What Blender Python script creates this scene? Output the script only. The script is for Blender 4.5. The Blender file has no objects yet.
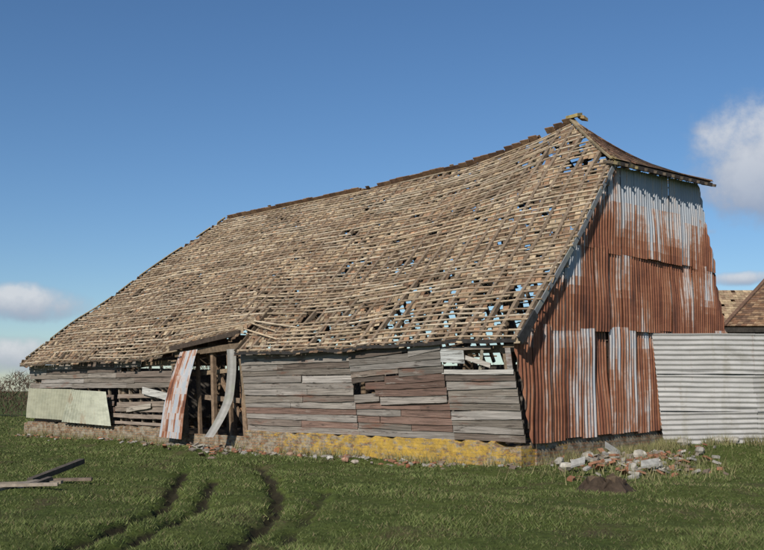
import bpy, math, random
import numpy as np
from mathutils import Vector, noise, Matrix
random.seed(7); rng=np.random.default_rng(7)
F=967.0; PITCH=math.radians(6.84); CH=1.6
SC=bpy.context.scene
SC.view_settings.view_transform='Standard'; SC.view_settings.look='None'; SC.view_settings.exposure=0

def N(x,y=0,z=0): return noise.noise(Vector((x,y,z)))
def G(px,py,z=0.0):
    u=(px-382)/F; v=(275-py)/F
    fw=math.cos(PITCH)-math.sin(PITCH)*v; up=math.sin(PITCH)+math.cos(PITCH)*v
    Y=(z-CH)*fw/up
    return (u*Y/fw, Y)
# ---------------------------------------------------------------- mesh builder
class MB:
    def __init__(s): s.v=[];s.f=[];s.c=[];s.m=[]
    def box(s,p,a,b,c,col,mi=0):
        p=Vector(p);a=Vector(a);b=Vector(b);c=Vector(c)
        n=len(s.v)
        for k in (-1,1):
            for j in (-1,1):
                for i in (-1,1):
                    s.v.append(tuple(p+a*i+b*j+c*k))
        for q in ((0,2,3,1),(4,5,7,6),(0,1,5,4),(2,6,7,3),(0,4,6,2),(1,3,7,5)):
            s.f.append(tuple(n+x for x in q)); s.c.append(col); s.m.append(mi)
    def aabb(s,x0,x1,y0,y1,z0,z1,col,mi=0):
        s.box(((x0+x1)/2,(y0+y1)/2,(z0+z1)/2),((x1-x0)/2,0,0),(0,(y1-y0)/2,0),(0,0,(z1-z0)/2),col,mi)
    def beam(s,p,q,w,h,col,mi=0,upv=(0,0,1)):
        p=Vector(p);q=Vector(q);d=q-p
        if d.length<1e-5: return
        L=d.length;d=d/L;u=Vector(upv)
        if abs(d.dot(u))>.98:u=Vector((1,0,0))
        side=d.cross(u).normalized();u2=side.cross(d).normalized()
        s.box((p+q)/2,d*(L/2),side*(w/2),u2*(h/2),col,mi)
    def grid(s,P,colf,mi=0):
        R=len(P);C=len(P[0]);n=len(s.v)
        for r in P:
            for p in r:s.v.append(tuple(p))
        for i in range(R-1):
            for j in range(C-1):
                s.f.append((n+i*C+j,n+i*C+j+1,n+(i+1)*C+j+1,n+(i+1)*C+j)); s.c.append(colf(i,j)); s.m.append(mi)
    def build(s,name,mats,parent=None,smooth=False):
        me=bpy.data.meshes.new(name); me.from_pydata(s.v,[],s.f)
        for m in mats: me.materials.append(m)
        me.polygons.foreach_set('material_index',s.m)
        at=me.color_attributes.new('Col','FLOAT_COLOR','CORNER')
        cnt=np.array([len(f) for f in s.f]); c=np.array([tuple(c)[:3]+(1.0,) for c in s.c],dtype=np.float32)
        at.data.foreach_set('color',np.repeat(c,cnt,axis=0).ravel())
        if smooth: me.polygons.foreach_set('use_smooth',[True]*len(s.f))
        me.update(); o=bpy.data.objects.new(name,me); SC.collection.objects.link(o)
        if parent:o.parent=parent
        return o
def empty(name,loc=(0,0,0),rz=0):
    o=bpy.data.objects.new(name,None); SC.collection.objects.link(o); o.location=loc;o.rotation_euler=(0,0,rz); return o
# ---------------------------------------------------------------- materials
def newmat(name,rough=.85,spec=.2):
    m=bpy.data.materials.new(name); m.use_nodes=True; nt=m.node_tree
    b=nt.nodes['Principled BSDF']; b.inputs['Roughness'].default_value=rough; b.inputs['Specular IOR Level'].default_value=spec
    return m,nt,b
def nn(nt,t,**k):
    n=nt.nodes.new(t)
    for a,v in k.items(): setattr(n,a,v)
    return n
def noise_n(nt,scale3,sc=1.0,det=6,rough=.6,w=0):
    tc=nn(nt,'ShaderNodeTexCoord'); mp=nn(nt,'ShaderNodeMapping'); mp.inputs['Scale'].default_value=scale3; mp.inputs['Location'].default_value=(w,w,w)
    nt.links.new(tc.outputs['Object'],mp.inputs[0]); t=nn(nt,'ShaderNodeTexNoise'); t.inputs['Scale'].default_value=sc;t.inputs['Detail'].default_value=det;t.inputs['Roughness'].default_value=rough
    nt.links.new(mp.outputs[0],t.inputs['Vector']); return t.outputs['Fac']
def ramp(nt,fac,stops):
    r=nn(nt,'ShaderNodeValToRGB'); e=r.color_ramp.elements
    while len(e)<len(stops): e.new(.5)
    for i,(p,c) in enumerate(stops): e[i].position=p; e[i].color=tuple(c)[:3]+(1,)
    nt.links.new(fac,r.inputs[0]); return r.outputs[0]
def mix(nt,a,b,f,mode='MIX'):
    m=nn(nt,'ShaderNodeMix',data_type='RGBA',blend_type=mode)
    if isinstance(f,(int,float)): m.inputs[0].default_value=f
    else: nt.links.new(f,m.inputs[0])
    for s,x in ((6,a),(7,b)):
        if isinstance(x,tuple): m.inputs[s].default_value=x+(1,)
        else: nt.links.new(x,m.inputs[s])
    return m.outputs[2]
def math_n(nt,op,a,b=None):
    m=nn(nt,'ShaderNodeMath',operation=op)
    for i,x in enumerate((a,b)):
        if x is None: continue
        if isinstance(x,(int,float)): m.inputs[i].default_value=x
        else: nt.links.new(x,m.inputs[i])
    return m.outputs[0]
def colattr(nt): return nn(nt,'ShaderNodeVertexColor',layer_name='Col').outputs['Color']
def bump(nt,b,h,st,dist=.02):
    n=nn(nt,'ShaderNodeBump'); n.inputs['Strength'].default_value=st;n.inputs['Distance'].default_value=dist
    nt.links.new(h,n.inputs['Height']); nt.links.new(n.outputs[0],b.inputs['Normal'])
def simple(name,s3,lo,hi,sc=1,rough=.85,bst=.4,spots=(),spec=.2):
    """vertex colour x noise grey (lo..hi) with optional lichen/stain spots"""
    m,nt,b=newmat(name,rough,spec)
    f=noise_n(nt,s3,sc,8,.65); g=ramp(nt,f,[(.28,(lo,)*3),(.72,(hi,)*3)])
    c=mix(nt,colattr(nt),g,1.0,'MULTIPLY')
    for q,(col,th,ss,am) in enumerate(spots):
        f2=noise_n(nt,ss,1,7,.65,3.7+q*11); msk=ramp(nt,f2,[(th,(0,0,0)),(th+.09,(1,1,1))])
        c=mix(nt,c,col,math_n(nt,'MULTIPLY',msk,am))
    nt.links.new(c,b.inputs['Base Color']); bump(nt,b,f,bst)
    return m
M_board=simple('weathered_board',(3,1.1,48),.28,1.50,1,.9,.7,(((.16,.068,.042),.57,(1,.6,3.5),.6),((.36,.345,.31),.61,(1,1.4,9),.5),((.045,.036,.030),.58,(1,2.2,14),.8),((.09,.075,.06),.58,(.6,.5,1.2),.45)))
M_timber=simple('old_timber',(9,9,9),.5,1.4)
M_tile=simple('clay_tile',(9,9,9),.55,1.4,1,.9,.5,(((.36,.30,.12),.63,(1.1,1.1,1.1),.5),((.10,.07,.05),.60,(.8,.8,.8),.5)))
M_batten=simple('batten_wood',(5,5,9),.6,1.3)
M_pale=simple('painted_sheet',(2,2,8),.75,1.1,1,.6,.1,(((.28,.17,.10),.62,(1.5,1.5,.7),.7),((.25,.26,.20),.53,(2,2,2),.5)))
M_fence=simple('fence_sheet_paint',(1.2,1.2,5),.72,1.12,1,.6,.15,(((.20,.13,.09),.62,(5,5,.5),.5),((.28,.27,.235),.52,(3,3,.35),.55),((.22,.21,.18),.56,(.8,.8,1.6),.45)))
M_stone=simple('rubble_stone',(8,8,8),.55,1.35)
M_twig=simple('twig_bark',(3,3,3),.6,1.3)
# corrugated rust
def rustmat(name,s3):
    m,nt,b=newmat(name,.75,.3)
    n1=noise_n(nt,s3,1,7,.65); n2=noise_n(nt,(2.5,2.5,2.5),1,8,.7,5)
    sep=nn(nt,'ShaderNodeSeparateColor'); nt.links.new(colattr(nt),sep.inputs[0])
    a=math_n(nt,'MULTIPLY',n1,1.05); a=math_n(nt,'ADD',a,math_n(nt,'MULTIPLY',n2,.40)); a=math_n(nt,'ADD',a,sep.outputs[0]); a=math_n(nt,'SUBTRACT',a,.725)
    c=ramp(nt,a,[(.30,(.33,.36,.40)),(.42,(.44,.41,.40)),(.51,(.36,.25,.205)),(.59,(.27,.120,.066)),(.75,(.19,.072,.040)),(.95,(.075,.032,.022))])
    nt.links.new(c,b.inputs['Base Color']); bump(nt,b,n2,.25); return m
M_rust=rustmat('rusty_corrugated_iron',(9,1,.42))
# brick plinth
def brickmat(name,lich=True):
    m,nt,b=newmat(name,.9,.15)
    tc=nn(nt,'ShaderNodeTexCoord'); sp=nn(nt,'ShaderNodeSeparateXYZ'); nt.links.new(tc.outputs['Object'],sp.inputs[0])
    cb=nn(nt,'ShaderNodeCombineXYZ'); nt.links.new(math_n(nt,'ADD',sp.outputs[0],sp.outputs[1]),cb.inputs[0]); nt.links.new(sp.outputs[2],cb.inputs[1])
    br=nn(nt,'ShaderNodeTexBrick'); nt.links.new(cb.outputs[0],br.inputs['Vector'])
    br.inputs['Scale'].default_value=1; br.inputs['Brick Width'].default_value=.23; br.inputs['Row Height'].default_value=.078; br.inputs['Mortar Size'].default_value=.010
    br.inputs['Color1'].default_value=(.19,.10,.06,1); br.inputs['Color2'].default_value=(.26,.19,.13,1); br.inputs['Mortar'].default_value=(.15,.14,.11,1)
    n1=noise_n(nt,(6,6,6),1,10,.75); n2=noise_n(nt,(3.2,3.2,8),1,12,.82,9)
    c=mix(nt,br.outputs['Color'],ramp(nt,n1,[(.32,(.4,.4,.37)),(.68,(1.5,1.45,1.35))]),1.0,'MULTIPLY')
    sep=nn(nt,'ShaderNodeSeparateColor'); nt.links.new(colattr(nt),sep.inputs[0])
    k=math_n(nt,'ADD',n2,math_n(nt,'MULTIPLY',sep.outputs[1],.155)); msk=ramp(nt,k,[(.575,(0,0,0)),(.645,(1,1,1))])
    k2=noise_n(nt,(5,5,7),1,10,.75,21); c=mix(nt,c,(.34,.32,.26),math_n(nt,'MULTIPLY',ramp(nt,k2,[(.47,(0,0,0)),(.58,(1,1,1))]),.65))
    yel=mix(nt,(.50,.32,.05),(.30,.20,.055),ramp(nt,n1,[(.35,(1,1,1)),(.6,(0,0,0))]))
    c=mix(nt,c,yel,math_n(nt,'MULTIPLY',msk,.9))
    nt.links.new(c,b.inputs['Base Color']); bump(nt,b,math_n(nt,'SUBTRACT',n1,math_n(nt,'MULTIPLY',br.outputs['Fac'],.6)),.8,.04); return m
M_brick=brickmat('lichened_brick')
# ---------------------------------------------------------------- terrain
tracks=[[(184,470),(176,484),(165,502),(138,519),(108,532),(80,545),(40,562),(-60,600)],
        [(214,480),(200,503),(175,521),(145,535),(118,549),(60,580)],
        [(258,466),(270,481),(277,494),(275,510),(258,528),(232,546),(190,575),(120,620)],
        [(326,490),(312,512),(298,526),(270,548),(230,590)]]
tw=[1.0,.8,1.05,.5]
TR=[[G(*p) for p in t] for t in tracks]
def rutmask(X,Y):
    out=np.zeros_like(X)
    wob=.035*np.sin(X*7+Y*5)+.03*np.sin(X*17-Y*11)+.02*np.sin(X*31+Y*23)
    for w,t in zip(tw,TR):
        dmin=np.full_like(X,9.0)
        for (ax,ay),(bx,by) in zip(t[:-1],t[1:]):
            dx,dy=bx-ax,by-ay;L=dx*dx+dy*dy
            k=np.clip(((X-ax)*dx+(Y-ay)*dy)/L,0,1)
            d=np.hypot(X-ax-k*dx,Y-ay-k*dy); dmin=np.minimum(dmin,d)
        out=np.maximum(out,(w+.10*np.sin(X*3.1+Y*4.3))*np.exp(-((dmin+wob)/.12)**2))
    return out
def hbase(X,Y):
    near=np.exp(-((X-0)**2+(Y-20)**2)/1500)
    h=.27*np.exp(-(((X-8.5)/3.5)**2+((Y-24.5)/3.0)**2))
    h+= near*.03*(np.sin(X*.9+Y*.5)+np.sin(Y*1.1-X*.6)+.5*np.sin(2.3*X+1.7*Y)+.35*np.sin(5.1*X-3.3*Y)+.3*np.sin(4.3*X+6.1*Y))
    return h
def hgt(X,Y):
    r=rutmask(X,Y)
    return hbase(X,Y)-.15*r
def h1(x,y): return float(hgt(np.array([x]),np.array([y]))[0])
def axis(segs):
    a=[]
    for s,e,st in segs: a+=list(np.arange(s,e,st))
    a.append(segs[-1][1]); return np.array(a)
xs=np.concatenate([-np.geomspace(4000,22,30),axis([(-20,-8,.4),(-8,3,.06),(3,18,.3)]),np.geomspace(20,4000,30)])
ys=np.concatenate([-np.geomspace(2000,5,16),axis([(0,8,.5),(8,19,.06),(19,32,.25),(32,70,1.0)]),np.geomspace(75,5000,30)])
XX,YY=np.meshgrid(xs,ys); ZZ=hgt(XX,YY); RM=rutmask(XX,YY)
me=bpy.data.meshes.new('ground'); nx,ny=len(xs),len(ys)
V=np.stack([XX,YY,ZZ],-1).reshape(-1,3).astype(np.float32)
i=np.arange(ny-1)[:,None]*nx+np.arange(nx-1)[None,:]
Q=np.stack([i,i+1,i+nx+1,i+nx],-1).reshape(-1,4).astype(np.int32)
me.vertices.add(len(V)); me.vertices.foreach_set('co',V.ravel())
me.loops.add(Q.size); me.loops.foreach_set('vertex_index',Q.ravel())
me.polygons.add(len(Q)); me.polygons.foreach_set('loop_start',np.arange(0,Q.size,4,dtype=np.int32)); me.polygons.foreach_set('loop_total',np.full(len(Q),4,np.int32))
me.polygons.foreach_set('use_smooth',np.ones(len(Q),bool)); me.update(calc_edges=True)
at=me.color_attributes.new('Col','FLOAT_COLOR','POINT'); cc=np.ones((len(V),4),np.float32); cc[:,0]=RM.ravel(); at.data.foreach_set('color',cc.ravel())
ground=bpy.data.objects.new('ground',me); SC.collection.objects.link(ground)
m,nt,b=newmat('grass_field',.95,.1)
f1=noise_n(nt,(.35,.35,.35),1,8,.65); f2=noise_n(nt,(9,9,9),1,8,.75,4); f3=noise_n(nt,(.9,.5,.9),1,6,.7,12)
c=ramp(nt,f1,[(.3,(.062,.085,.022)),(.55,(.09,.112,.030)),(.75,(.12,.128,.042))])
c=mix(nt,c,ramp(nt,f2,[(.3,(.4,.4,.38)),(.7,(1.4,1.4,1.3))]),1.0,'MULTIPLY')
c=mix(nt,c,(.10,.078,.042),math_n(nt,'MULTIPLY',ramp(nt,f3,[(.54,(0,0,0)),(.66,(1,1,1))]),.8))
sep=nn(nt,'ShaderNodeSeparateColor'); nt.links.new(colattr(nt),sep.inputs[0])
c=mix(nt,c,(.034,.030,.017),ramp(nt,sep.outputs[0],[(.25,(0,0,0)),(.6,(1,1,1))]))
nt.links.new(c,b.inputs['Base Color']); bump(nt,b,f2,.8,.04); me.materials.append(m)
# grass blades
BO=np.array([3.0,20.6]); BA=math.atan2(.7234,.6905)
def to_local(X,Y):
    dx,dy=X-BO[0],Y-BO[1]; return dx*math.cos(BA)+dy*math.sin(BA), -dx*math.sin(BA)+dy*math.cos(BA)
def L2W(s,t): return (BO[0]+s*math.cos(BA)-t*math.sin(BA), BO[1]+s*math.sin(BA)+t*math.cos(BA))
def blades(name,X,Y,h,w,lean,base,var,tint=None,dryf=.10):
    n=len(X); Z=hgt(X,Y)-.005; ang=rng.uniform(0,math.pi,n); la=rng.uniform(0,2*math.pi,n)
    P=np.zeros((n,3,3),np.float32)
    P[:,0]=np.stack([X-np.cos(ang)*w,Y-np.sin(ang)*w,Z],-1); P[:,1]=np.stack([X+np.cos(ang)*w,Y+np.sin(ang)*w,Z],-1)
    P[:,2]=np.stack([X+np.cos(la)*h*lean,Y+np.sin(la)*h*lean,Z+h],-1)
    me=bpy.data.meshes.new(name); me.vertices.add(3*n); me.vertices.foreach_set('co',P.ravel())
    me.loops.add(3*n); me.loops.foreach_set('vertex_index',np.arange(3*n,dtype=np.int32))
    me.polygons.add(n); me.polygons.foreach_set('loop_start',np.arange(0,3*n,3,dtype=np.int32)); me.polygons.foreach_set('loop_total',np.full(n,3,np.int32)); me.update(calc_edges=True)
    at=me.color_attributes.new('Col','FLOAT_COLOR','POINT'); c=np.ones((n,4),np.float32)
    k=rng.random(n)[:,None]; b0=np.array(base[0]);b1=np.array(base[1])
    c[:,:3]=(b0*(1-k)+b1*k)*(1+var*(rng.random(n)[:,None]-.5)); dry=rng.random(n)<dryf; c[dry,:3]=(.17,.145,.075)
    if tint is not None: c[:,:3]*=tint[:,None]
    at.data.foreach_set('color',np.repeat(c,3,axis=0).ravel())
    o=bpy.data.objects.new(name,me); SC.collection.objects.link(o); return o
n=360000
Y=np.exp(rng.uniform(math.log(8.5),math.log(62),n)); X=rng.uniform(-.56,.56,n)*Y
sl,tl=to_local(X,Y); rm=rutmask(X,Y)
pat=np.sin(X*1.7+np.sin(Y*1.3)*1.5)+np.sin(Y*2.1+np.sin(X*1.1)*2)+.7*np.sin(5*X+3*Y)+.7*np.sin(3*X-6.3*Y+np.sin(4*X))
bare=np.exp(-(((X-4.2-.4*np.sin(Y*3))/2.6)**2+((Y-13.6)/1.0)**2))+.8*np.exp(-(((X-5.5)/1.5)**2+((Y-16.5)/.6)**2))
keep=~((sl>-.12)&(sl<10.6)&(tl>-.12)&(tl<22.3))&(rm<.25+.6*rng.random(n)**2)&(rng.random(n)<.70+.15*pat-.40*bare)
X,Y,pat,rm,bare=X[keep],Y[keep],pat[keep],rm[keep],bare[keep]; n=len(X)
h=(.024+.028*rng.random(n)+.010*np.clip(pat,-1,2))*(1+.012*(Y-10))*(1-.5*np.clip(rm,0,1)); w=.0040*(Y/10)*(1+.5*rng.random(n))
gr=blades('grass',X,Y,h,w,1.0,((.060,.086,.022),(.130,.148,.052)),.6,.98+.10*np.clip(pat,-2,2),.12+.38*np.clip(bare,0,1))
mg=simple('grass_blade',(1.3,1.3,1.3),.6,1.4,1,.8,0); gr.data.materials.append(mg)
pts=[]
for _ in range(2600):
    t=random.uniform(-.2,22.5); s=-abs(random.gauss(0,.18))-.12
    if 9.6<t<12.3: continue
    if N(t*1.3,3.1)>-.15: pts.append(L2W(s,t))
for _ in range(7500):
    s=random.uniform(.2,6.3); t=-abs(random.gauss(0,.25))-.15
    if random.random()<(s/6.3)**.8 and N(s*2,8)>-.35: pts.append(L2W(s,t))
for _ in range(3500):
    x=random.uniform(6.7,12.5); y=24.35-abs(random.gauss(0,.35)); 
    if N(x*2,1)>-.1: pts.append((x,y))
for _ in range(2500):
    x,y=G(random.gauss(636,45),random.gauss(462,6),.15)
    if to_local(x,y)[1]<-.15 and y<24.3 and N(x*2.5,y*2.5)>.0: pts.append((x,y))
P=np.array(pts); n=len(P)
h=rng.uniform(.06,.30,n); wd=blades('dry_weeds',P[:,0],P[:,1],h,np.full(n,.008),.4,((.10,.12,.04),(.27,.23,.12)),.5); wd.data.materials.append(mg)
# ---------------------------------------------------------------- barn
barn=empty('timber_barn',(BO[0],BO[1],0),BA)
def zE(t): return 2.72-.006*t+.02*math.sin(t*.8)
def zR(t): return float(np.interp(t,[0,1.9,2.7,3.6,5.4,9.5,13,17.25,21.7],[9.0,8.91,8.68,8.50,8.28,8.17,8.16,8.13,8.1]))+.03*N(t*1.3,7)
def R(b,t):
    z=zE(t)+(zR(t)-zE(t))*b
    z+=.14*N(t*.3,b*2.5,1.3)*min(1,b*4)*(1-b*.7) + .05*N(t*1.1,b*6,4)*(1-.7*b)
    z-=.12*math.exp(-((b-.42)/.12)**2)*(.5+.5*math.sin(t*.35+.5))
    if t>9.15 and b<.24: z+=.42*max(0,1-(t-9.15)/3.9)*(1-b/.24)
    return Vector((-.6+5.7*b,t,z))
def Rb(c,t):
    zr=zR(t)
    if c<.4: k=c/.4; s=5.1+3.0*k; z=zr-1.5*k-.38*math.sin(math.pi*k)*math.exp(-max(0,t)/2.5)-.05
    else: k=(c-.4)/.6; s=8.1+2.2*k; z=(zr-1.5)*(1-k)+2.7*k
    return Vector((s,t,z+.05*N(t*.5,c*3,9)))
def tnear(b): return -.3 if b<.71 else -.3+2.2*(b-.71)/.29
def tfar(b): return 21.75-4.5*b**1.3
def tnr(c): return 2.1-2.0*min(1,c/.4)
TC=[(.28,.20,.125),(.225,.15,.095),(.17,.105,.068),(.33,.26,.175),(.12,.078,.05),(.25,.15,.09)]
WC=[(.42,.33,.225),(.33,.25,.165),(.26,.19,.13),(.47,.39,.285)]
def cv(c,a=.15):
    k=1+random.uniform(-a,a); return (c[0]*k,c[1]*k,c[2]*k)
def frame(fn,b,t,e=.01):
    p=fn(b,t); u=(fn(b+e,t)-fn(b-e,t)).normalized(); a=(fn(b,t+.05)-fn(b,t-.05)).normalized()
    nrm=a.cross(u).normalized()
    return p,u,a,nrm
def bmin(t): return .0 if not(9.15<t<12.6) else .045
def roofside(fn,rows,tn,tf,prob,flip,tilesB,batB):
    for j in range(rows):
        b=(j+.3)/rows
        t0=tn(b)+random.uniform(-.08,.06)*(0 if flip else 1); t1=tf(b)+random.uniform(-.05,.05)
        t=t0
        while t<t1-.05:
            pr0=prob(b,t+.3)
            L=random.uniform(.5,1.9) if pr0>.12 else random.uniform(.3,.7); e=min(t+L,t1)
            pr=prob(b,(t+e)/2)
            if random.random()<(.98 if pr>.45 else (.86 if pr>.12 else .45)) and not (b<bmin((t+e)/2) and not flip):
                d0=random.gauss(0,.0014); d1=random.gauss(0,.0014)
                p=fn(b+d0,t);q=fn(b+d1,e-.01); _,u,a,nr=frame(fn,b,(t+e)/2)
                if flip: nr=-nr
                mid=(p+q)/2+nr*.02; ax=(q-p)/2
                batB.box(mid,ax,u*random.uniform(.015,.024),nr*.014,cv(random.choice(WC),.22),0)
            t=e
        t=t0+(.09 if j%2 else 0)
        while t<t1-.16:
            if random.random()<prob(b,t) and not (b<bmin(t)+.004 and not flip):
                p,u,a,nr=frame(fn,b,t+.085)
                if flip: nr=-nr
                l=random.choice([.075,.09,.105,.12,.15,.165]); 
                drop=random.uniform(-.01,.02) if random.random()<.94 else random.uniform(.03,.08)
                tilt=Vector(nr*.035); dn=(-u*l+tilt).normalized(); rot=random.gauss(0,.04)
                aa=(a+u*rot).normalized(); nn2=aa.cross(dn).normalized()
                c=p+nr*.042-u*drop+dn*(l*.45)
                k=.5+.5*N(t*.45,b*4,2); sh=1+.60*N(t*.8,b*9,13)+.25*N(t*.25,b*2,31)
                col=cv(random.choice(TC if k<.55 else TC[:1]+TC[3:4]+TC),.22); col=tuple(x*sh for x in col)
                tilesB.box(c,aa*random.uniform(.072,.083),dn*(l*.55),nn2*.007,col,0)
            t+=.17
def pf(b,t):
    base=.90+.45*N(t*.55,b*5,0)+.25*N(t*2.2,b*18,5)
    base-=.50*max(0,1-t/8.5)*max(0,1-b/.40)**.5
    base-=.5*math.exp(-((t-15.5)/1.6)**2-((b-.06)/.07)**2)
    base-=.2*math.exp(-((b-.92)/.10)**2)*(1 if t<6 else .2)
    if t<7.5 and .02<b<.24 and N(t*1.2,b*13,40)>.12: return .08
    if t<3 and b>.70 and N(t*1.6,b*14,44)>.22: return .1
    if N(t*.9,b*11,61)>.46: return .1
    return min(.97,max(.14,base))
def pb(b,t):
    base=.93+.5*N(t*.6,b*4,20)
    if 3<t<14.5 and b>.55 and N(t*.7,b*5,70)>-.22: return .05
    if t<14 and b>.45: base-=.4
    if t<6 and b<.5 and N(t*.9,b*7,77)>.1: return .08
    if t<7: base-=.25
    return min(.97,max(.14,base))
tb=MB();bb=MB()
roofside(R,54,tnear,tfar,pf,False,tb,bb)
tb.build('roof_tiles',[M_tile],barn); bb.build('roof_battens',[M_batten],barn)
tb=MB();bb=MB()
roofside(Rb,44,tnr,lambda c:17.25+4.4*c,pb,True,tb,bb)
tb.build('rear_roof_tiles',[M_tile],barn); bb.build('rear_roof_battens',[M_batten],barn)
fr=MB(); RC=(.17,.125,.085)
t=-.2
while t<21.6:
    bm=.99
    for k in range(100):
        b=k/100
        if not (tnear(b)<=t<=tfar(b)): bm=b;break
    segs=6; prev=None
    b0=bmin(t)
    for k in range(segs+1):
        b=b0+(bm-b0)*k/segs; p=R(b,t); p.z-=.08
        if prev is not None: fr.beam(prev,p,.085,.10,cv((.20,.15,.105)))
        prev=p
    prev=None
    for k in range(7):
        c=k/6
        if t<tnr(c) or t>17.25+4.4*c: prev=None; continue
        p=Rb(c,t); p.z-=.10
        if prev is not None: fr.beam(prev,p,.085,.10,cv(RC))
        prev=p
    t+=random.uniform(.42,.5)
for b in (.33,.66):
    for k in range(20):
        a0=tnear(b)+(tfar(b)-.35-tnear(b))*k/20; a1=tnear(b)+(tfar(b)-.35-tnear(b))*(k+1)/20
        p=R(b,a0);q=R(b,a1);p.z-=.28;q.z-=.28; fr.beam(p,q,.16,.16,cv(RC))
for t in (0.25,3.3,6.3,9.3,12.7,15.8,18.8,21.3):
    for s in (2.1,8.1):
        top=4.9 if s<5 else 6.0
        if t>20: top=3.0
        fr.beam((s,t,0),(s,t,top),.24,.24,cv(RC),0,(1,0,0))
    if 1<t<20: fr.beam((2.0,t,4.75),(8.2,t,4.75),.22,.25,cv(RC))
    fr.beam((0,t,2.35),(2.1,t,2.7),.18,.2,cv(RC)); 
    if t<20: fr.beam((2.1,t,3.3),(3.2,t,4.7),.14,.14,cv(RC))
    lx=0 if t<10 else .12
    fr.beam((.18+lx,t,.5),(-.2+lx*1.6,t,2.5),.18,.18,cv((.22,.17,.12)),0,(1,0,0)); fr.beam((10,t,.1),(10.1,t,2.6),.2,.2,cv(RC),0,(1,0,0))
fr.beam((-.2,0,2.5),(-.2,9.2,2.5),.16,.16,cv(RC)); fr.beam((-.05,12.6,2.45),(-.05,21.5,2.42),.16,.16,cv(RC))
fr.beam((-.15,9.3,2.85),(-.1,12.6,2.70),.14,.18,cv(RC))
fr.build('timber_frame',[M_timber],barn)
# ridge tiles
rb=MB(); t=1.85
while t<17.2:
    z=zR(t); c=cv(random.choice([(.20,.12,.075),(.25,.16,.10),(.16,.10,.07)]),.2); zz=z-.03+random.uniform(-.015,.02)
    if N(t*.9,33)>-.30:
        rb.box((5.04,t+.14,zz),(.07,0,-.065),(0,.135,0),(.01,0,.010),c) ; rb.box((5.16,t+.14,zz),(.07,0,.065),(0,.135,0),(-.01,0,.010),c)
        rb.box((5.1,t+.14,zz+.055),(.035,0,0),(0,.138,0),(0,0,.014),c)
    t+=.28
def hipline(P,Q,n,sag,cc,w=.2):
    P=Vector(P);Q=Vector(Q)
    for k in range(n):
        a=P.lerp(Q,k/n);b2=P.lerp(Q,(k+.95)/n); a.z-=sag*math.sin(math.pi*k/n);b2.z-=sag*math.sin(math.pi*(k+1)/n)
        rb.beam(a,b2,w,.04,cv(cc,.25))
hipline((5.1,1.9,8.95),(3.42,-.32,7.18),11,.05,(.24,.19,.12),.16)
hipline((5.1,1.95,8.93),(8.5,-.42,7.40),16,.30,(.18,.11,.07))
rb.box((5.08,1.8,9.0),(.12,0,.03),(.02,.2,0),(0,0,.045),(.30,.24,.10))
rb.box((5.2,1.6,8.93),(.1,0,-.02),(0,.1,.03),(0,0,.045),(.28,.20,.10))
for k in range(30):
    b=1-k/30;b2=1-(k+1)/30; p=R(b,tfar(b));q=R(b2,tfar(b2)); p.z+=.03;q.z+=.03
    if random.random()<.7: rb.beam(p,q,.16,.03,cv((.28,.22,.14),.25))
rb.build('ridge_tiles',[M_tile],barn)
hb=MB()
def H(c,k):
    A=Vector((5.1,1.9,8.9)); E0=Vector((3.3,-.42,7.10)); E1=Vector((8.5,-.45,7.36))
    e=E0.lerp(E1,k); p=A.lerp(e,c); p.z-=.28*math.sin(math.pi*c)*k; return p
for j in range(18):
    c0=j/18;c1=(j+1)/18; w=5.2*c1; nt_=max(1,int(w/.18))
    for i_ in range(nt_):
        if random.random()<.06: continue
        k0=i_/nt_;k1=(i_+.96)/nt_; a=H(c0,(k0+k1)/2);b2=H(c1,(k0+k1)/2)
        ax=(H(c1,k1)-H(c1,k0))*.5; ln=(b2-a)*.62; up=ax.cross(ln).normalized(); 
        if up.z<0: up=-up
        hb.box((a+b2)/2+up*.03,ax,ln+up*.008,up*.008,cv(random.choice([(.20,.11,.07),(.16,.09,.06),(.25,.16,.10),(.13,.08,.055)]),.2))
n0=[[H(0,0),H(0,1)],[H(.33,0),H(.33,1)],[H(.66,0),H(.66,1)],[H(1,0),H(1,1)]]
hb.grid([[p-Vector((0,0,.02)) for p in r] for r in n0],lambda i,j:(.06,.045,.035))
hb.beam(H(1,0)-Vector((0,0,.06)),H(1,1)-Vector((0,0,.06)),.04,.10,(.055,.045,.04))
for k in range(12): 
    p=H(1,k/11); hb.beam(p+Vector((0,.3,.02)),p+Vector((0,-.10,-.1)),.06,.07,(.10,.08,.06))
hb.build('half_hip_roof',[M_tile],barn)
ew=MB()
for j in range(40):
    b=(j+.5)/40
    p=R(b,tfar(b)); q=Rb(1-b,17.25+4.4*(1-b)); 
    if q.y>21.7: q.y=21.7
    n1_=max(1,int((q-p).length/.5))
    for i_ in range(n1_):
        if random.random()<.06: continue
        a=p.lerp(q,i_/n1_);c=p.lerp(q,(i_+.98)/n1_); ew.box((a+c)/2,(c-a)/2,(0,.012,0),(0,-.04,.085),cv(random.choice(TC),.2))
for z in np.arange(.5,2.5,.2):
    ew.aabb(.1,10.1,21.75,21.78,z,z+.205,cv((.18,.16,.14)))
    ew.aabb(10.12,10.15,0,21.7,z,z+.205,cv((.18,.16,.14)))
ew.build('rear_cladding',[M_timber],barn)
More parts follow.
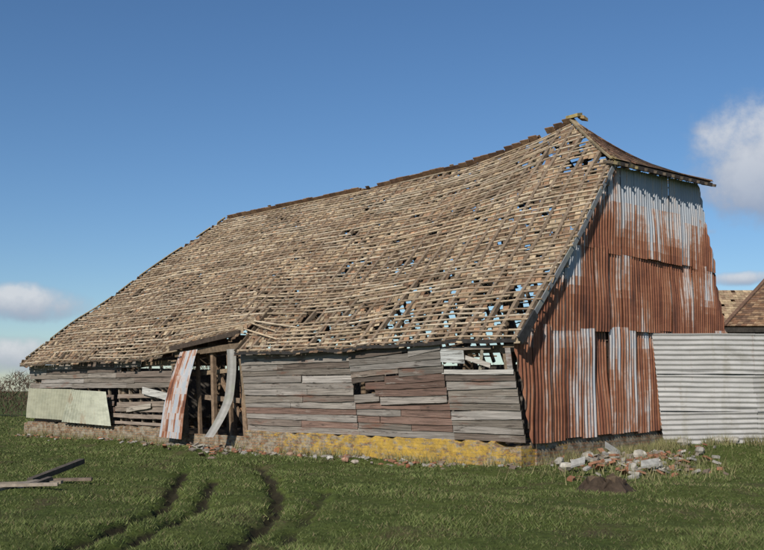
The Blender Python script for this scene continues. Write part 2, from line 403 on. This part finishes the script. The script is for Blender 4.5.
# plinth : continuous face with uneven top
pl=MB()
def plinth(t0,t1,z1,s0=-.05,lic=0.0):
    n=max(2,int((t1-t0)/.115)); P=[]
    zc=z1
    for k in range(n+1):
        t=t0+(t1-t0)*k/n
        if k%2==0: zc=z1+random.choice([0,0,0,-.01,-.05,.01,-.02])
        bx=s0+.035*N(t*.9,4)+.012*N(t*5,9)
        P.append([(bx+.01*N(t*6,z*7),t,z) for z in (-.4,0,.12,.24,.36,zc-.02)]+[(bx+.03,t,zc),(.34,t,zc),(.34,t,-.4)])
    pl.grid(P,lambda i,j:(0,max(0,min(1,lic*(1.12-abs(t0+(t1-t0)*i/n-3.3)/6))),0))
    for q in (P[0],P[-1]):
        n_=len(pl.v); pl.v+=q; pl.f.append(tuple(range(n_,n_+len(q)))); pl.c.append((0,lic*.7,0)); pl.m.append(0)
plinth(-.02,.75,.46,-.16,1.0); plinth(.75,9.35,.53,-.05,1.0); plinth(9.35,12.5,.12,.0,.0); plinth(12.5,22.3,.50,-.05,.15)
s=.34
while s<10.3:
    e=min(s+.6,10.3); pl.aabb(s,e-.001,-.06+random.uniform(-.004,.004),.3,-.4,.52+.14*s/6+random.uniform(-.03,.01),(0,.25*max(0,1-s/3),0)); s=e
pl.aabb(10.0,10.31,.3,22.3,-.4,.5,(0,0,0)); pl.aabb(.34,10.0,21.95,22.3,-.4,.5,(0,0,0))
pl.build('brick_plinth',[M_brick],barn)
ff=MB(); ff.aabb(.34,10,.3,21.95,-.3,.06,(.10,.08,.06)); ff.build('earth_floor',[M_stone],barn)
# weatherboarding
wb=MB()
def ws(t,z):
    lean=.52-.02*t if t<10 else .25
    return .05-lean*(z-.5)/2.1
GC=[(.225,.20,.175),(.27,.245,.22),(.19,.165,.14),(.32,.295,.27),(.24,.195,.16),(.155,.125,.105),(.25,.225,.20)]
def board(t0,t1,z0,z1,hh=.2,col=None,off=0,mi=0,th=.012):
    n=max(1,int((t1-t0)/.22)); sd=random.uniform(0,100)
    P=[]
    bow=random.gauss(0,.008); cup=random.gauss(0,.010)
    for k in range(n+1):
        u=k/n; t=t0+(t1-t0)*u; z=z0+(z1-z0)*u+bow*math.sin(math.pi*u)
        rag=.010*N(t*3.1,sd)+.009*N(t*11,sd)
        zb=z-hh/2+rag; zt=z+hh/2; xb=ws(t,zb)-off-.038+cup*math.sin(math.pi*u)+.012*N(t*1.7,sd+5); xt=ws(t,zt)-off-.008
        P.append([(xb-th,t,zb),(xt-th,t,zt),(xt+th,t,zt),(xb+th,t,zb),(xb-th,t,zb)])
    c=col or cv(random.choice(GC),.15)
    wb.grid(P,lambda i,j:c,mi)
    for q in (P[0],P[-1]):
        n_=len(wb.v); wb.v+= [tuple(x) for x in q[:4]]; wb.f.append((n_,n_+1,n_+2,n_+3)); wb.c.append((.06,.05,.04)); wb.m.append(mi)
rows=13; ph=.163
for r in range(rows):
    z=.61+r*ph
    cuts=[0.0,1.9,4.9,9.25]
    for a,b_ in zip(cuts[:-1],cuts[1:]):
        if a==0.0 and z>1.93: continue
        subs=[a]
        if b_-a>2 and random.random()<.5: subs.append(a+random.uniform(.25,.75)*(b_-a))
        subs.append(b_)
        for c,d in zip(subs[:-1],subs[1:]):
            dz0=random.gauss(0,.008);dz1=random.gauss(0,.008); off=random.uniform(0,.012)
            if a==1.9 and r>=5:
                dz1-=.10*(r-4)/8; dz0+=.02; off=.035
            if a==1.9 and r==7: d=d-.45 if d==b_ else d
            if a==1.9 and r==6: d=d-.75 if d==b_ else d
            if random.random()<.10: dz1-=random.uniform(.02,.045)
            red=(a==1.9 and r<9) or (a==4.9 and r<5)
            col=cv(random.choice(GC),.18)
            if red and random.random()<.35: col=cv((.19,.125,.10),.15)
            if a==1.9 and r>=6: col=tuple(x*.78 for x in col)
            if d-c<.2: continue
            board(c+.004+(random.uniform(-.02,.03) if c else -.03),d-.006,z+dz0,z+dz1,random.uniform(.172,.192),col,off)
board(-.02,1.95,2.0,2.03,.10,(.42,.40,.37),.03); board(.5,1.95,2.52,2.54,.07,(.20,.17,.14),.0)
board(0.0,.14,2.25,2.25,.5,(.33,.31,.29),.0); board(1.25,1.93,2.34,2.40,.30,(.46,.47,.46),.03)
board(.55,1.2,2.14,2.32,.10,(.40,.37,.33),.05)
wb.beam((ws(1,2.05)-.02,.9,2.05),(ws(1,2.5)-.02,.75,2.5),.05,.06,(.42,.38,.30))
for r in range(5):
    z=1.80+r*.16; c=12.7
    while c<21.7:
        d=min(21.75,c+random.uniform(1.5,3.5)); 
        if not(random.random()<.05): board(c,d-.008,z+random.gauss(0,.01),z+random.gauss(0,.012),.18)
        c=d
for r in range(5):
    z=.60+r*.2
    a=12.9+random.uniform(-.1,.3)
    board(a,16.3+random.uniform(-.5,.0),z+random.gauss(0,.03),z+random.gauss(0,.03),random.choice([.09,.13,.16]),cv((.26,.21,.17)))
    board(16.2,21.7,z,z,.15,cv((.16,.13,.11)),-.05)
board(12.9,14.3,1.42,1.62,.22,(.44,.43,.40),.07)
board(13.9,15.3,1.15,1.0,.15,(.34,.30,.25),.06)
for t in np.arange(12.8,21.8,.62): wb.beam((ws(t,.5)+.08,t,.5),(ws(t,2.5)+.08,t,2.5),.07,.07,cv((.22,.175,.13)),1,(0,1,0))
for t,w in ((9.38,.17),(10.1,.09),(10.9,.12),(11.6,.09),(12.35,.16)):
    wb.beam((.12,t,.1),(.0-.1*random.random(),t+random.uniform(-.1,.1),2.75),w,w,cv((.20,.14,.095)),1,(0,1,0))
wb.beam((.3,9.5,1.3),(.3,12.2,1.45),.06,.14,(.20,.15,.11),1); wb.beam((.35,9.6,.4),(.3,11.6,2.7),.08,.12,(.22,.15,.10),1); wb.beam((.25,10.2,2.2),(.25,12.3,2.1),.05,.12,(.25,.19,.13),1)
wb.beam((.9,10.3,.05),(.7,10.0,2.6),.12,.12,(.28,.17,.10),1); wb.beam((1.1,11.3,.05),(1.2,11.4,2.8),.12,.12,(.18,.13,.09),1)
for k in range(9): wb.beam((.5,9.5,.9+k*.2),(.5,10.3,.85+k*.2),.02,.17,cv((.26,.15,.09)),1)
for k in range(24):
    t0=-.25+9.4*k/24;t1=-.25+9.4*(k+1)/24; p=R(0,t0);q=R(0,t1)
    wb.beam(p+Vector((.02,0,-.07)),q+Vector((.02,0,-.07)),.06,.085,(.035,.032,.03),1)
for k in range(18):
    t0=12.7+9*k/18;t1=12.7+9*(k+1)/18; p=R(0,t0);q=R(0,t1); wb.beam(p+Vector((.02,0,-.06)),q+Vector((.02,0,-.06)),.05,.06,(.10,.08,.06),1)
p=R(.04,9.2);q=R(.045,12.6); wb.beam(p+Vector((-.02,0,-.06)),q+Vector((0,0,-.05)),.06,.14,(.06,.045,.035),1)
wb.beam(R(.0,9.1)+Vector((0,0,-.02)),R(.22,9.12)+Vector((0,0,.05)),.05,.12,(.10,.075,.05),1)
for k in range(12):
    b0=k/12*.72;b1=(k+1)/12*.72; p=R(b0,-.3);q=R(b1,-.3)
    wb.beam(p+Vector((.03,-.02,-.11)),q+Vector((.03,-.02,-.11)),.03,.12,cv((.20,.205,.21),.06),2,(-.7,0,.7))
wb.beam(R(0,-.3)+Vector((-.02,-.06,-.08)),R(.1,-.3)+Vector((0,-.06,-.12)),.05,.2,(.04,.04,.04),1)
wb.build('weatherboarding',[M_board,M_timber,M_pale],barn)
# corrugated gable
gb=MB()
def upper(s): return float(np.interp(s,[-.6,-.5,3.43,8.2,9.0,9.65,10.05],[2.5,2.72,7.02,7.32,5.2,3.2,2.6]))
def lowerb(s): return .52+.13*s/6 if s>.12 else .52+(.12-s)/.62*2.2
PW=.125
for ti,(za,zb,bias) in enumerate(((.5,3.02,.38),(2.93,5.03,.48),(4.92,7.5,.06))):
    s=-.5; si=0
    while s<10.0:
        wsh=PW*5; e=min(s+wsh+.03,10.05); nS=int((e-s)/PW*8)+1
        jb=random.uniform(-.07,.04); off=.02*(si%2)+ti*.035+random.uniform(0,.015); rs=random.uniform(-.10,.10); lean=random.gauss(0,.012)
        if ti==0: rs=random.choice([-.10,-.05,.05,.10])
        if ti==0 and s<.2: rs=.08
        if ti==1: rs*=.8
        cols=[]
        for a in range(nS):
            ss=s+(e-s)*a/(nS-1); lo=max(za+jb*(ti>0)+(.25*ss/9 if ti==1 else 0), lowerb(ss)+(jb if ti==0 else 0)); hi=min(zb+(.25*ss/9 if ti==0 else 0), upper(ss))
            cols.append((ss,lo,hi) if hi>lo+.03 else None)
        RWS=10
        seg=[]
        def flush(seg):
            if len(seg)<2: return
            P=[]
            for r in range(RWS+1):
                row=[]
                for (ss,lo,hi) in seg:
                    z=lo+(hi-lo)*r/RWS
                    d=.024*math.cos(2*math.pi*(ss-s)/PW)+.04*N(ss*.8,z*.9,ti)+lean*(z-lo)
                    row.append((ss,-.10-off-d,z))
                P.append(row)
            def cf(i,j):
                ss,lo,hi=seg[j]; z=lo+(hi-lo)*(i+.5)/RWS; f=(z-za)/(zb-za)
                c=bias+rs+.2*N(ss*1.3,z*.8,3+ti)
                rib=int((ss-s)/PW+.5)+si*7; c+=.16*N(rib*3.7,ti*5.1)+.06*math.cos(2*math.pi*(ss-s)/PW+2)
                if ti==2: c+=.30*max(0,1-f*1.6)-.02+ (.12 if 1.5<ss<9 and f<.5 else 0)+.10*N(ss*2.2,11)
                if ti==1: c-= .22*max(0,min(1,(N(ss*1.1,5)-.05)*6))*max(0,min(1,(f-.35)*4)) + .26*max(0,min(1,(2.4-ss)*2))*max(0,min(1,(f-.4)*4))
                if ti==0: c+= .12*(N(ss*3,7)) - .14*max(0,min(1,(f-.72)*5))*(N(ss*1.4,2)>-.1)
                return (c+.18,0,0)
            gb.grid(P,cf)
        for c in cols:
            if c is None: flush(seg); seg=[]
            else: seg.append(c)
        flush(seg)
        s+=wsh; si+=1
gb.build('corrugated_gable_cladding',[M_rust],barn,True)
gw=MB()
for z in np.arange(.6,7.1,.4):
    L=[ss for ss in np.arange(-.5,10.05,.05) if lowerb(ss)<=z and z+.2<upper(ss)-.1]
    if L: gw.aabb(min(L)+.12,max(L)-.1,-.04,.0,z-.19,z+.19,(.07,.055,.045))
gw.build('gable_backing_boards',[M_timber],barn)
# metal sheets on the long wall and door
sh=MB()
def sheet(p0,p1,p2,p3,n,m_,amp,pitch_along,colf,curl=0,mi=0,curlv=(-1,0,0)):
    p0,p1,p2,p3=map(Vector,(p0,p1,p2,p3)); P=[]
    for r in range(m_+1):
        row=[];v=r/m_
        for c in range(n+1):
            u=c/n; q=p0.lerp(p1,u).lerp(p3.lerp(p2,u),v)
            q=q+Vector((1,0,0))*amp*math.cos(u*pitch_along*2*math.pi)+Vector(curlv)*curl*math.sin(math.pi*v)+Vector((-1,0,0))*.03*N(u*3,v*4,curl)
            row.append(q)
        P.append(row)
    sh.grid(P,colf,mi)
sheet((-.14,22.0,.64),(-.14,18.9,.60),(-.22,18.5,1.66),(-.22,21.75,1.70),150,3,.03,16,lambda i,j:(.38,.38,.29),0,0)
sheet((-.24,19.2,.55),(-.25,16.0,.48),(-.33,16.25,1.58),(-.30,18.50,1.65),150,3,.03,16,lambda i,j:(.45,.46,.37),0,0)
sheet((-.50,12.85,.25),(-.58,11.60,.22),(-.34,11.25,2.80),(-.24,12.25,2.75),72,14,.02,9,lambda i,j:((.60+.35*N(j*.25,i*.35),0,0) if (4<j<26) or (j>62 and i<7) else (.34+.12*((j//9)%2)+.35*N(j*.3,i*.3),0,0)),.10,1)
P=[]
for r in range(21):
    v=r/20; k=max(0,1-v/.45)
    a=(-.42-.50*k**1.6-.0*v, 9.75+.25*k**1.5+.06*math.sin(v*6), .45+2.3*v-.10*k)
    P.append([Vector((a[0],a[1]-.40+.40*u,a[2]+.0*u))+Vector((-.05*math.sin(math.pi*u),0,0)) for u in (0,.25,.5,.75,1)])
sh.grid(P,lambda i,j:(.27,.26,.24) if j!=1 else (.33,.32,.30),0)
sh.build('metal_sheets',[M_pale,M_rust],barn,True)
# ---------------------------------------------------------------- corrugated fence
fe=empty('corrugated_iron_fence')
fb=MB(); k=0
fx=[6.86,9.35,11.9,14.4,16.9]
for a,b_ in zip(fx[:-1],fx[1:]):
    for (z0,z1,o) in ((.18,1.16,0),(1.10,2.1,.025),(2.03,3.04,.05)):
        P=[]; nr=int((z1-z0)/.125*8)
        tilt=random.gauss(0,.012); dx=random.uniform(-.02,.02)
        for r in range(nr+1):
            z=z0+(z1-z0)*r/nr; lx=a-.03+( .22*(1-(z-.18)/2.9) if a<7 else 0)+dx
            row=[]
            for c in range(13):
                u=c/12; X_=lx+(b_+.03-lx)*u
                row.append((X_,24.5-(X_-6.8)*.03-o-.024*math.cos(2*math.pi*(z-z0)/.125)+.045*N(X_*1.2,z*1.3,k),z+tilt*(u-.5)*2+.02*N(X_*.9,k)))
            P.append(row)
        cc_=random.uniform(.85,1.03); fb.grid(P,lambda i,j:(.39*cc_,.385*cc_,.375*cc_)); k+=1
fb.build('sheets',[M_fence],fe,True)
fp=MB()
for a in (7.2,9.3,11.8,14.3,16.6): fp.aabb(a-.06,a+.06,24.62,24.74,-.2,2.95,(.15,.12,.09))
for z in (.7,1.7,2.7): fp.aabb(7.0,16.8,24.55,24.61,z-.04,z+.04,(.17,.13,.10))
fp.build('posts_and_rails',[M_timber],fe)
# ---------------------------------------------------------------- outbuildings
def tiled_slope(mb,A,Bp,C,D,cols,pitch=.17,tw_=.2,skip=.02):
    A,Bp,C,D=map(Vector,(A,Bp,C,D)); n=max(2,int(((D-A).length+(C-Bp).length)/2/pitch))
    for r in range(n):
        a=A.lerp(D,r/n);b2=Bp.lerp(C,r/n);a1=A.lerp(D,(r+1.15)/n);b1=Bp.lerp(C,(r+1.15)/n)
        m_=max(1,int((b2-a).length/tw_))
        for i_ in range(m_):
            if random.random()<skip: continue
            p=a.lerp(b2,(i_+.5)/m_);q=a1.lerp(b1,(i_+.5)/m_); ax=(b2-a)/m_*.49; ln=(q-p)/2; nr=ax.cross(ln).normalized()
            if nr.z<0:nr=-nr
            mb.box((p+q)/2+nr*(.03),ax,ln-nr*.01,nr*.012,cv(random.choice(cols),.2))
oc=[(.20,.11,.065),(.24,.145,.085),(.15,.09,.06),(.27,.18,.11),(.12,.075,.05)]
ob=empty('tiled_outbuilding'); m1=MB()
x0,x1,y0,y1,ze,zr_=12.6,24,35.6,43.2,3.95,7.0
XB=15.6; RG=(x0+4.0,39.4,zr_)
tiled_slope(m1,(x0,y0,ze),(x1,y0,ze),(x1-3.8,39.4,zr_),RG,oc)
tiled_slope(m1,(XB,y1,ze),(x0,y0,ze),RG,RG,oc)
tiled_slope(m1,(x1,y0,ze),(x1,y1,ze),(x1-3.8,39.4,zr_),(x1-3.8,39.4,zr_),oc)
tiled_slope(m1,(x1,y1,ze),(XB,y1,ze),RG,(x1-3.8,39.4,zr_),oc)
m1.beam((x0,y0,ze+.06),Vector(RG)+Vector((0,0,.06)),.16,.05,(.15,.09,.06))
m1.beam(Vector(RG)+Vector((0,0,.08)),(x1-3.8,39.4,zr_+.08),.25,.1,(.20,.12,.08))
m1.build('roof',[M_tile],ob)
m2=MB(); 
for z in np.arange(0,3.7,.25):
    for (a,b_,c,d) in ((x0+.3,x1-.3,y0+.3,y0+.34),(XB+.3,x1-.3,y1-.34,y1-.3),(x1-.34,x1-.3,y0+.345,y1-.345)):
        m2.aabb(a,b_,c,d,z,z+.245,cv((.07,.06,.055)))
    m2.beam((x0+.32,y0+.36,z+.122),(XB+.32,y1-.36,z+.122),.04,.245,cv((.07,.06,.055)))
m2.aabb(x0+.02,x1-.02,y0+.02,y0+.06,ze-.2,ze-.02,(.04,.035,.03)); m2.aabb(13.45,16.2,y0+.22,y0+.28,3.42,3.66,(.6,.6,.58))
m2.build('walls',[M_timber],ob)
ob2=empty('cart_shed'); m1=MB()
tiled_slope(m1,(11,44.5,3.4),(21,44.5,3.4),(21,47.5,6.5),(11,47.5,6.5),[(.36,.27,.17),(.30,.22,.14),(.25,.17,.11)])
tiled_slope(m1,(21,50.5,3.4),(11,50.5,3.4),(11,47.5,6.5),(21,47.5,6.5),oc)
m1.build('roof',[M_tile],ob2); m2=MB()
m2.aabb(11.2,20.8,44.8,45,0,3.4,(.2,.13,.09)); m2.aabb(11.2,20.8,50.0,50.2,0,3.4,(.2,.13,.09)); 
for xx in (11.2,20.6):
    for z in np.arange(0,6.0,.25):
        hw=2.5 if z<3.4 else 2.6*(6.3-z)/2.9
        m2.aabb(xx,xx+.2,47.5-hw+.003,47.5+hw-.003,z,z+.248,(.2,.13,.09))
m2.build('walls',[M_brick],ob2)
# ---------------------------------------------------------------- rubble
def rock(mb,x,y,r,col,flat=.6,zoff=0):
    z=h1(x,y)+zoff; a0=random.uniform(0,6.28)
    rings=[(.0,-1),(.75,-.6),(1,0),(.72,.62),(0,.85)]
    S=7; idx=[]
    sx=random.uniform(.7,1.3)
    for rr,zz in rings:
        if rr==0: mb.v.append((x,y,z+zz*r*flat)); idx.append([len(mb.v)-1]); continue
        row=[]
        for k in range(S):
            a=a0+2*math.pi*k/S; q=r*rr*random.uniform(.7,1.15)
            mb.v.append((x+math.cos(a)*q*sx,y+math.sin(a)*q,z+zz*r*flat*random.uniform(.75,1.2))); row.append(len(mb.v)-1)
        idx.append(row)
    for A,Bq in zip(idx[:-1],idx[1:]):
        for k in range(S):
            if len(A)==1: f=(A[0],Bq[(k+1)%S],Bq[k])
            elif len(Bq)==1: f=(A[k],A[(k+1)%S],Bq[0])
            else: f=(A[k],A[(k+1)%S],Bq[(k+1)%S],Bq[k])
            mb.f.append(f);mb.c.append(col);mb.m.append(0)
def shard(mb,x,y,L,col,zoff=0):
    z=h1(x,y)+.02+zoff; a=random.uniform(0,6.28); tl=random.uniform(-.5,.5)
    ax=Vector((math.cos(a),math.sin(a),tl)).normalized()*L; ay=Vector((-math.sin(a),math.cos(a),random.uniform(-.4,.4))).normalized()*L*random.uniform(.4,.8)
    nz=ax.cross(ay).normalized()*random.uniform(.008,.03); mb.box((x,y,z+abs(ax.z)*.5),ax,ay,nz,col)
RB=[(.26,.12,.07),(.28,.14,.085),(.22,.19,.155),(.28,.26,.22),(.17,.13,.10),(.33,.31,.28)]
r1=MB()
for _ in range(560):
    t=random.uniform(-.3,22); s=-.15-abs(random.gauss(0,.38))
    if N(t*.9,55)<-.1 and random.random()<.7: continue
    if not(2.5<t<14) and random.random()<.45: continue
    x,y=L2W(s,t)
    (rock if random.random()<.5 else shard)(r1,x,y,random.uniform(.025,.09),cv(random.choice(RB)))
for (px,py,r,c) in ((278,452,.17,(.33,.14,.07)),(262,449,.12,(.30,.15,.09)),(240,449,.13,(.3,.25,.2)),(290,455,.09,(.3,.2,.14)),(345,461,.1,(.34,.2,.14)),(330,459,.10,(.4,.38,.34)),(210,444,.15,(.3,.26,.2)),(408,466,.08,(.3,.12,.06)),(225,440,.18,(.33,.29,.24)),(185,438,.13,(.28,.22,.17)),(300,458,.1,(.3,.15,.09)),(355,462,.08,(.42,.36,.3))):
    x,y=G(px,py); rock(r1,x,y,r,c,.7,.06)
for _ in range(240):
    x,y=G(random.gauss(232,32),random.gauss(446,4.5)); s_,t_=to_local(x,y)
    if s_<-.15: (rock if random.random()<.5 else shard)(r1,x,y,random.uniform(.03,.11),cv(random.choice(RB)),zoff=.02)
r1.build('scattered_rubble',[M_stone])
r2=MB()
for _ in range(620):
    px=random.gauss(632,38); py=random.gauss(458,5.5)
    x,y=G(px,py,.15); s_,t_=to_local(x,y)
    if t_>-.15 or y>24.3 or py>471: continue
    zo=.20*math.exp(-((px-603)/20)**2)*random.random()
    (rock if random.random()<.6 else shard)(r2,x,y,random.uniform(.03,.11),cv(random.choice(RB)),zo+.01)
for (px,py,r) in ((598,452,.28),(588,460,.2),(612,459,.22),(655,466,.17),(633,467,.15),(566,466,.14),(684,452,.18),(710,450,.17),(640,458,.17),(735,452,.15),(700,456,.15),(560,463,.13),(592,444,.2)):
    x,y=G(px,py,.12); 
    if to_local(x,y)[1]<-.2: rock(r2,x,min(y,24.1),r,cv((.32,.30,.26),.15),.75,.10)
for (px,py,L,a) in ((598,446,.22,.9),(613,453,.20,-.6),(650,464,.2,.1),(578,463,.16,.2)):
    x,y=G(px,py,.2); r2.box((x,y,h1(x,y)+.20),(L,.1,L*a),(.02,.08,.05),(0,0,.02),(.34,.33,.30))
r2.build('rubble_pile',[M_stone])
# ---------------------------------------------------------------- stump
st=MB(); cx,cy=G(606,490); S=40; z0=h1(cx,cy)
prof=[(.50,-.05),(.42,.05),(.35,.12),(.32,.18),(.29,.22),(.15,.20),(.02,.18)]
P=[]
for r_,z_ in prof:
    row=[]
    for k in range(S+1):
        a=2*math.pi*(k%S)/S; q=r_*(1+.16*math.sin(a*5+1)*(r_>.33)+.22*N(math.cos(a)*4,math.sin(a)*4,z_*12)); row.append((cx+math.cos(a)*q,cy+math.sin(a)*q*.8,z0+z_+.14*N(math.cos(a)*4,math.sin(a)*4,z_*3)*(z_>.1)))
    P.append(row)
st.grid(P,lambda i,j:(.05,.035,.024) if i<4 else (.11,.078,.05)); st.build('tree_stump',[M_timber],None)
# ---------------------------------------------------------------- fallen timbers
ft=MB()
def gp(px,py,z): x,y=G(px,py,z); return Vector((x,y,z))
ft.beam(gp(30,481,.06),gp(82,461,.30),.12,.09,(.09,.075,.06)); ft.beam(gp(-30,494,.05),gp(40,481,.10),.20,.05,(.26,.22,.17))
ft.beam(gp(-10,484,.05),gp(62,482,.08),.14,.05,(.24,.20,.15)); ft.beam(gp(-40,486,.12),gp(58,484,.13),.10,.05,(.30,.25,.20)); ft.beam(gp(38,480,.03),gp(92,479,.04),.13,.05,(.17,.13,.10))
ft.beam(gp(18,490,.04),gp(50,478,.14),.09,.05,(.12,.10,.08))
ft.build('fallen_timbers',[M_timber])
# ---------------------------------------------------------------- hedge
n=95000; X=rng.uniform(-95,70,n); Y=rng.normal(61,.9,n)
top=2.6+.45*np.sin(X*.37)+.3*np.sin(X*1.1+1)+.25*np.sin(X*2.7); Zc=top*rng.random(n)**.75
d=rng.normal(0,1,(n,3)); d[:,2]=np.abs(d[:,2])+.5; d/=np.linalg.norm(d,axis=1)[:,None]; L=rng.uniform(.15,.55,n)
wv=np.cross(d,rng.normal(0,1,(n,3))); wv/=np.linalg.norm(wv,axis=1)[:,None]; wv*=rng.uniform(.01,.03,n)[:,None]
C=np.stack([X,Y,Zc],-1); T=np.stack([C-wv,C+wv,C+d*L[:,None]],1).astype(np.float32)
me=bpy.data.meshes.new('bare_hedge'); me.vertices.add(3*n); me.vertices.foreach_set('co',T.ravel()); me.loops.add(3*n); me.loops.foreach_set('vertex_index',np.arange(3*n,dtype=np.int32))
me.polygons.add(n); me.polygons.foreach_set('loop_start',np.arange(0,3*n,3,dtype=np.int32)); me.polygons.foreach_set('loop_total',np.full(n,3,np.int32)); me.update(calc_edges=True)
at=me.color_attributes.new('Col','FLOAT_COLOR','POINT'); c=np.ones((n,4),np.float32); k=rng.random(n)[:,None]; c[:,:3]=np.array((.065,.042,.03))*(1-k)+np.array((.14,.10,.068))*k; at.data.foreach_set('color',np.repeat(c,3,axis=0).ravel())
me.materials.append(M_twig); SC.collection.objects.link(bpy.data.objects.new('bare_hedge',me))
# ---------------------------------------------------------------- light & sky
sd=Vector((-.40,-.92,0)).normalized(); EL=math.radians(31)
sdir=Vector((sd.x*math.cos(EL),sd.y*math.cos(EL),math.sin(EL)))
li=bpy.data.lights.new('sun','SUN'); li.energy=4.7; li.angle=math.radians(.5); li.color=(1,.93,.82)
lo=bpy.data.objects.new('sun',li); SC.collection.objects.link(lo); lo.rotation_euler=sdir.to_track_quat('Z','Y').to_euler(); lo.location=(0,0,30)
w=bpy.data.worlds.new('World'); SC.world=w; w.use_nodes=True; nt=w.node_tree
bg=nt.nodes['Background']; out=nt.nodes['World Output']
sky=nn(nt,'ShaderNodeTexSky',sky_type='NISHITA'); sky.sun_disc=False; sky.sun_elevation=EL; sky.sun_rotation=math.atan2(sd.x,sd.y); sky.ozone_density=3.6; sky.air_density=1.0; sky.dust_density=.25
hs=nn(nt,'ShaderNodeHueSaturation'); hs.inputs['Saturation'].default_value=1.10; nt.links.new(sky.outputs[0],hs.inputs['Color'])
skc=mix(nt,hs.outputs[0],(.93,1.0,1.08),1.0,'MULTIPLY')
nt.links.new(skc,bg.inputs[0]); bg.inputs[1].default_value=.088
tc=nn(nt,'ShaderNodeTexCoord'); sp=nn(nt,'ShaderNodeSeparateXYZ'); nt.links.new(tc.outputs['Generated'],sp.inputs[0])
az=math_n(nt,'MULTIPLY',math_n(nt,'ARCTAN2',sp.outputs[0],sp.outputs[1]),57.2958); el=math_n(nt,'MULTIPLY',math_n(nt,'ARCSINE',sp.outputs[2]),57.2958)
cn=nn(nt,'ShaderNodeTexNoise'); cn.inputs['Scale'].default_value=16;cn.inputs['Detail'].default_value=9;cn.inputs['Roughness'].default_value=.6
nt.links.new(tc.outputs['Generated'],cn.inputs['Vector'])
nf=math_n(nt,'MULTIPLY',math_n(nt,'SUBTRACT',cn.outputs['Fac'],.44),3.2)
tot=None; shade=None
for (a0,e0,wa,he,k) in ((22.4,12.7,4.5,3.3,1.2),(19.0,14.6,1.4,.8,.5),(-20.4,4.8,3.2,1.05,1.15),(-21.5,1.9,4.4,1.15,1.1),(21.0,6.2,2.4,.42,1.0),(18.9,8.9,.6,.25,.3),(27,9,3,.9,.8),(-35,9,6,2,1),(48,12,8,2.5,1),(-60,14,9,2.6,1),(80,10,9,2,1)):
    da=math_n(nt,'DIVIDE',math_n(nt,'SUBTRACT',az,a0),wa); de=math_n(nt,'DIVIDE',math_n(nt,'SUBTRACT',el,e0),he)
    r2_=math_n(nt,'ADD',math_n(nt,'MULTIPLY',da,da),math_n(nt,'MULTIPLY',de,de))
    v=math_n(nt,'ADD',math_n(nt,'SUBTRACT',1.0*k,r2_),nf); v=math_n(nt,'MINIMUM',math_n(nt,'MAXIMUM',v,0),1.5)
    v=math_n(nt,'MULTIPLY',v,math_n(nt,'LESS_THAN',r2_,2.6))
    sh_=math_n(nt,'MULTIPLY',v,math_n(nt,'ADD',math_n(nt,'MULTIPLY',de,.5),.5))
    tot=v if tot is None else math_n(nt,'MAXIMUM',tot,v); shade=sh_ if shade is None else math_n(nt,'MAXIMUM',shade,sh_)
msk=nn(nt,'ShaderNodeMapRange'); msk.interpolation_type='SMOOTHSTEP'; nt.links.new(tot,msk.inputs[0]); msk.inputs[1].default_value=.0; msk.inputs[2].default_value=1.3; msk.inputs[4].default_value=.88
cc_=ramp(nt,math_n(nt,'ADD',shade,math_n(nt,'MULTIPLY',nf,.1)),[(.1,(.36,.42,.55)),(.55,(.58,.62,.70)),(1,(.78,.80,.84))])
bg2=nn(nt,'ShaderNodeBackground'); nt.links.new(cc_,bg2.inputs[0]); bg2.inputs[1].default_value=.85
mx=nn(nt,'ShaderNodeMixShader'); nt.links.new(msk.outputs[0],mx.inputs[0]); nt.links.new(bg.outputs[0],mx.inputs[1]); nt.links.new(bg2.outputs[0],mx.inputs[2]); nt.links.new(mx.outputs[0],out.inputs[0])
# ---------------------------------------------------------------- camera
cam=bpy.data.cameras.new('camera'); co=bpy.data.objects.new('camera',cam); SC.collection.objects.link(co); co.location=(0,0,CH); co.rotation_euler=(math.pi/2+PITCH,0,0)
cam.sensor_width=36; cam.lens=F/764*36; cam.clip_end=10000; SC.camera=co
